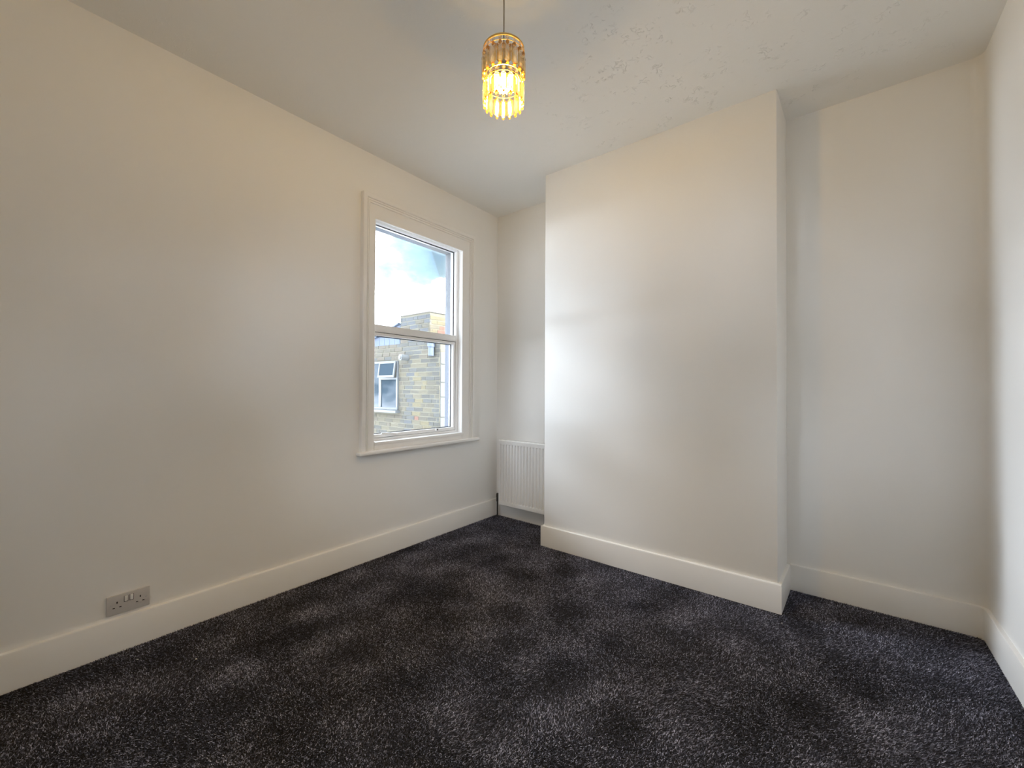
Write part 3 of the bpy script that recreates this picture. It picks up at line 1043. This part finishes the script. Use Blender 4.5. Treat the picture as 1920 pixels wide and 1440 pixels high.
g = bmesh.ops.extrude_face_region(bm, geom=[bm.faces.new(f)])
for v in g['geom']:
    if isinstance(v, bmesh.types.BMVert):
        v.co.y += 2.1
build('roof_slope', bm, M['slate'], HOUSE)
# chimney stack on the breast
CX0, CX1, CZT = -6.125, -5.335, 2.478
hbox('stack_core', CX0, CX1, YN + 0.0, YN + 0.95, 2.0, CZT, M['mortar'])
def pick_stack(x, z):  # blue-grey bricks put the shade of this face into its colour
    r = random.random()
    if z > CZT - 0.10:
        return 7
    return 7 if r < 0.25 else random.choice((0, 2, 3, 5))
lay(CX0, CX1, 1.995, CZT - 0.02, YN, 'x', pick_stack)
def pick_side(y, z):  # red band; yellow bricks carry the sunlight on this face in their colour
    return 6 if 2.10 < z < 2.24 and y > YN + 0.13 else random.choice((4, 1, 4))
lay(YN + 0.01, YN + 0.95, 2.05, CZT - 0.02, CX1, 'y', pick_side)
bm = bmesh.new()                    # uneven cement flaunching on the stack
gx, gy = 9, 7
G = []
for i in range(gx):
    rowv = []
    for k in range(gy):
        u, v = i / (gx - 1), k / (gy - 1)
        e = min(u, 1 - u, v, 1 - v)
        h = 0.015 + 0.17 * min(1, e * 4.5) ** 0.8 + random.uniform(-0.012, 0.014)
        rowv.append(bm.verts.new(Vector((CX0 - 0.02 + u * (CX1 - CX0 + 0.04), YN - 0.02 + v * 0.99, CZT + h)) - HL))
    G.append(rowv)
for i in range(gx - 1):
    for k in range(gy - 1):
        bm.faces.new((G[i][k], G[i + 1][k], G[i + 1][k + 1], G[i][k + 1]))
g = bmesh.ops.extrude_face_region(bm, geom=bm.faces[:])
for v in g['geom']:
    if isinstance(v, bmesh.types.BMVert):
        v.co.z = CZT - 0.002 - HL.z
build('flaunching', bm, M['cement'], HOUSE)
hbox('shoulder_flashing', CX1, HX1 + 0.03, YN - 0.012, YN + 0.8, 2.0, 2.035, M['lead'], bev=0.008)
# flue terminal and the blue-grey soil pipe
bm = bmesh.new()
fxp, fzp = -5.915, 1.735
add_tube(bm, [Vector((fxp, YN + 0.02, fzp - 0.005)) - HL, Vector((fxp, YN - 0.16, fzp)) - HL], 0.052, 16, cap=True)
add_tube(bm, [Vector((fxp, YN - 0.158, fzp)) - HL, Vector((fxp, YN - 0.178, fzp)) - HL], 0.030, 16)
build('flue_pipe', bm, M['flue'], HOUSE, smooth=True)
bm = bmesh.new()
add_tube(bm, [Vector((-5.235, YN - 0.05, 1.735)) - HL, Vector((-5.235, YN - 0.05, 2.06)) - HL], 0.05, 14)
add_tube(bm, [Vector((-5.235, YN - 0.05, 1.88)) - HL, Vector((-5.235, YN - 0.05, 1.96)) - HL], 0.062, 14)
build('vent_pipe', bm, M['lead'], HOUSE, smooth=True)

struct(box('ground', -40, 25, -25, 40, -3.2, -3.0, M['paving']))

# ------------------------------------------------------------------ carpet pile: real short tufts, one countless mass on the floor
def carpet():
    def scatter(sp):
        xs = np.arange(XL + 0.004, XR, sp)
        ys = np.arange(YF + ST, YB, sp)
        X, Y = np.meshgrid(xs, ys)
        X, Y = X.ravel(), Y.ravel()
        X = X + RNG.uniform(-.5, .5, X.size) * sp
        Y = Y + RNG.uniform(-.5, .5, Y.size) * sp
        keep = (X > XL + ST) & (X < XR - ST + 0.004) & (Y < YB - ST + 0.004) & (Y > YF + ST)
        keep &= ~((X > XC0 - ST) & (X < XC1 + ST + 0.004) & (Y > YC0 - ST - 0.002))
        d = X * fw.x + Y * fw.y
        s = X * rt.x + Y * rt.y
        near = (d > 0.95) & (np.abs(s) < d * 1.34 + 0.15)
        return X, Y, keep, near
    Xa, Ya, ka, na = scatter(0.0039)           # dense where the pile is seen close
    Xb, Yb, kb, nb = scatter(0.0075)           # thinner and coarser over the rest of the floor
    X = np.concatenate([Xa[ka & na], Xb[kb & ~nb]])
    Y = np.concatenate([Ya[ka & na], Yb[kb & ~nb]])
    coarse = np.concatenate([np.ones((ka & na).sum()), np.full((kb & ~nb).sum(), 1.9)])
    n = X.size
    # slow fields: how the pile has been brushed
    def field(seed, wl, k=14):
        r = np.random.default_rng(seed)
        out = np.zeros(n)
        for i in range(k):
            a = r.uniform(0, 2 * np.pi)
            f = 2 * np.pi / (wl * r.uniform(0.5, 1.6))
            out += np.sin(f * (X * np.cos(a) + Y * np.sin(a)) + r.uniform(0, 6.28))
        return out / math.sqrt(k / 2)
    la = field(1, 0.55) * 0.0018 + 0.0040
    lb = field(2, 0.55) * 0.0018 - 0.0020
    br = field(3, 0.40)
    hgt = RNG.uniform(0.0050, 0.0092, n) + br * 0.0005
    ax = la + RNG.normal(0, 0.0032, n)
    ay = lb + RNG.normal(0, 0.0032, n)
    th = RNG.uniform(0, 2 * np.pi, n)
    rad = RNG.uniform(0.0015, 0.0025, n) * coarse
    co = np.zeros((n, 4, 3), dtype=np.float32)
    for k in range(3):
        a = th + k * 2 * np.pi / 3
        co[:, k, 0] = X + rad * np.cos(a)
        co[:, k, 1] = Y + rad * np.sin(a)
        co[:, k, 2] = 0.0005
    co[:, 3, 0] = X + ax
    co[:, 3, 1] = Y + ay
    co[:, 3, 2] = hgt
    base = (np.arange(n) * 4)[:, None]
    tri = np.concatenate([base + np.array([0, 1, 3]), base + np.array([1, 2, 3]), base + np.array([2, 0, 3])], axis=1).reshape(-1)
    me = bpy.data.meshes.new('carpet_pile')
    me.vertices.add(n * 4)
    me.vertices.foreach_set('co', co.reshape(-1))
    me.loops.add(n * 9)
    me.loops.foreach_set('vertex_index', tri.astype(np.int32))
    me.polygons.add(n * 3)
    me.polygons.foreach_set('loop_start', (np.arange(n * 3) * 3).astype(np.int32))
    tone = np.clip(RNG.beta(2.0, 2.6, n) + br * 0.05, 0, 1).astype(np.float32)
    at = me.attributes.new('tone', 'FLOAT', 'FACE')
    at.data.foreach_set('value', np.repeat(tone, 3))
    me.update()
    me.validate()
    o = link('carpet_pile', me, M['pile'], FLOOR)
    o['kind'] = 'stuff'
    print('tufts', n)
carpet()

# two flecks of lint lying on the pile near the window wall
def lint(x, y, s, label):
    bm = bmesh.new()
    bmesh.ops.create_icosphere(bm, subdivisions=2, radius=s)
    for v in bm.verts:
        v.co *= 1 + 0.35 * math.sin(v.co.x * 900 + v.co.y * 1300)
        v.co.z *= 0.6
    o = build('lint_fleck', bm, M['lint'])
    o.location = (x, y, 0.009)
    tag(o, label, 'lint')

lint(-2.406, 0.402, 0.0030, 'tiny pale lint fleck on the dark carpet below the socket, closest to the skirting')
lint(-2.212, 0.564, 0.0038, 'small white lint fleck on the dark carpet, further from the skirting than its neighbour')
lint(-0.232, 2.519, 0.0030, 'tiny white lint fleck on the carpet at the right corner of the chimney breast')
print('bricks', NB)
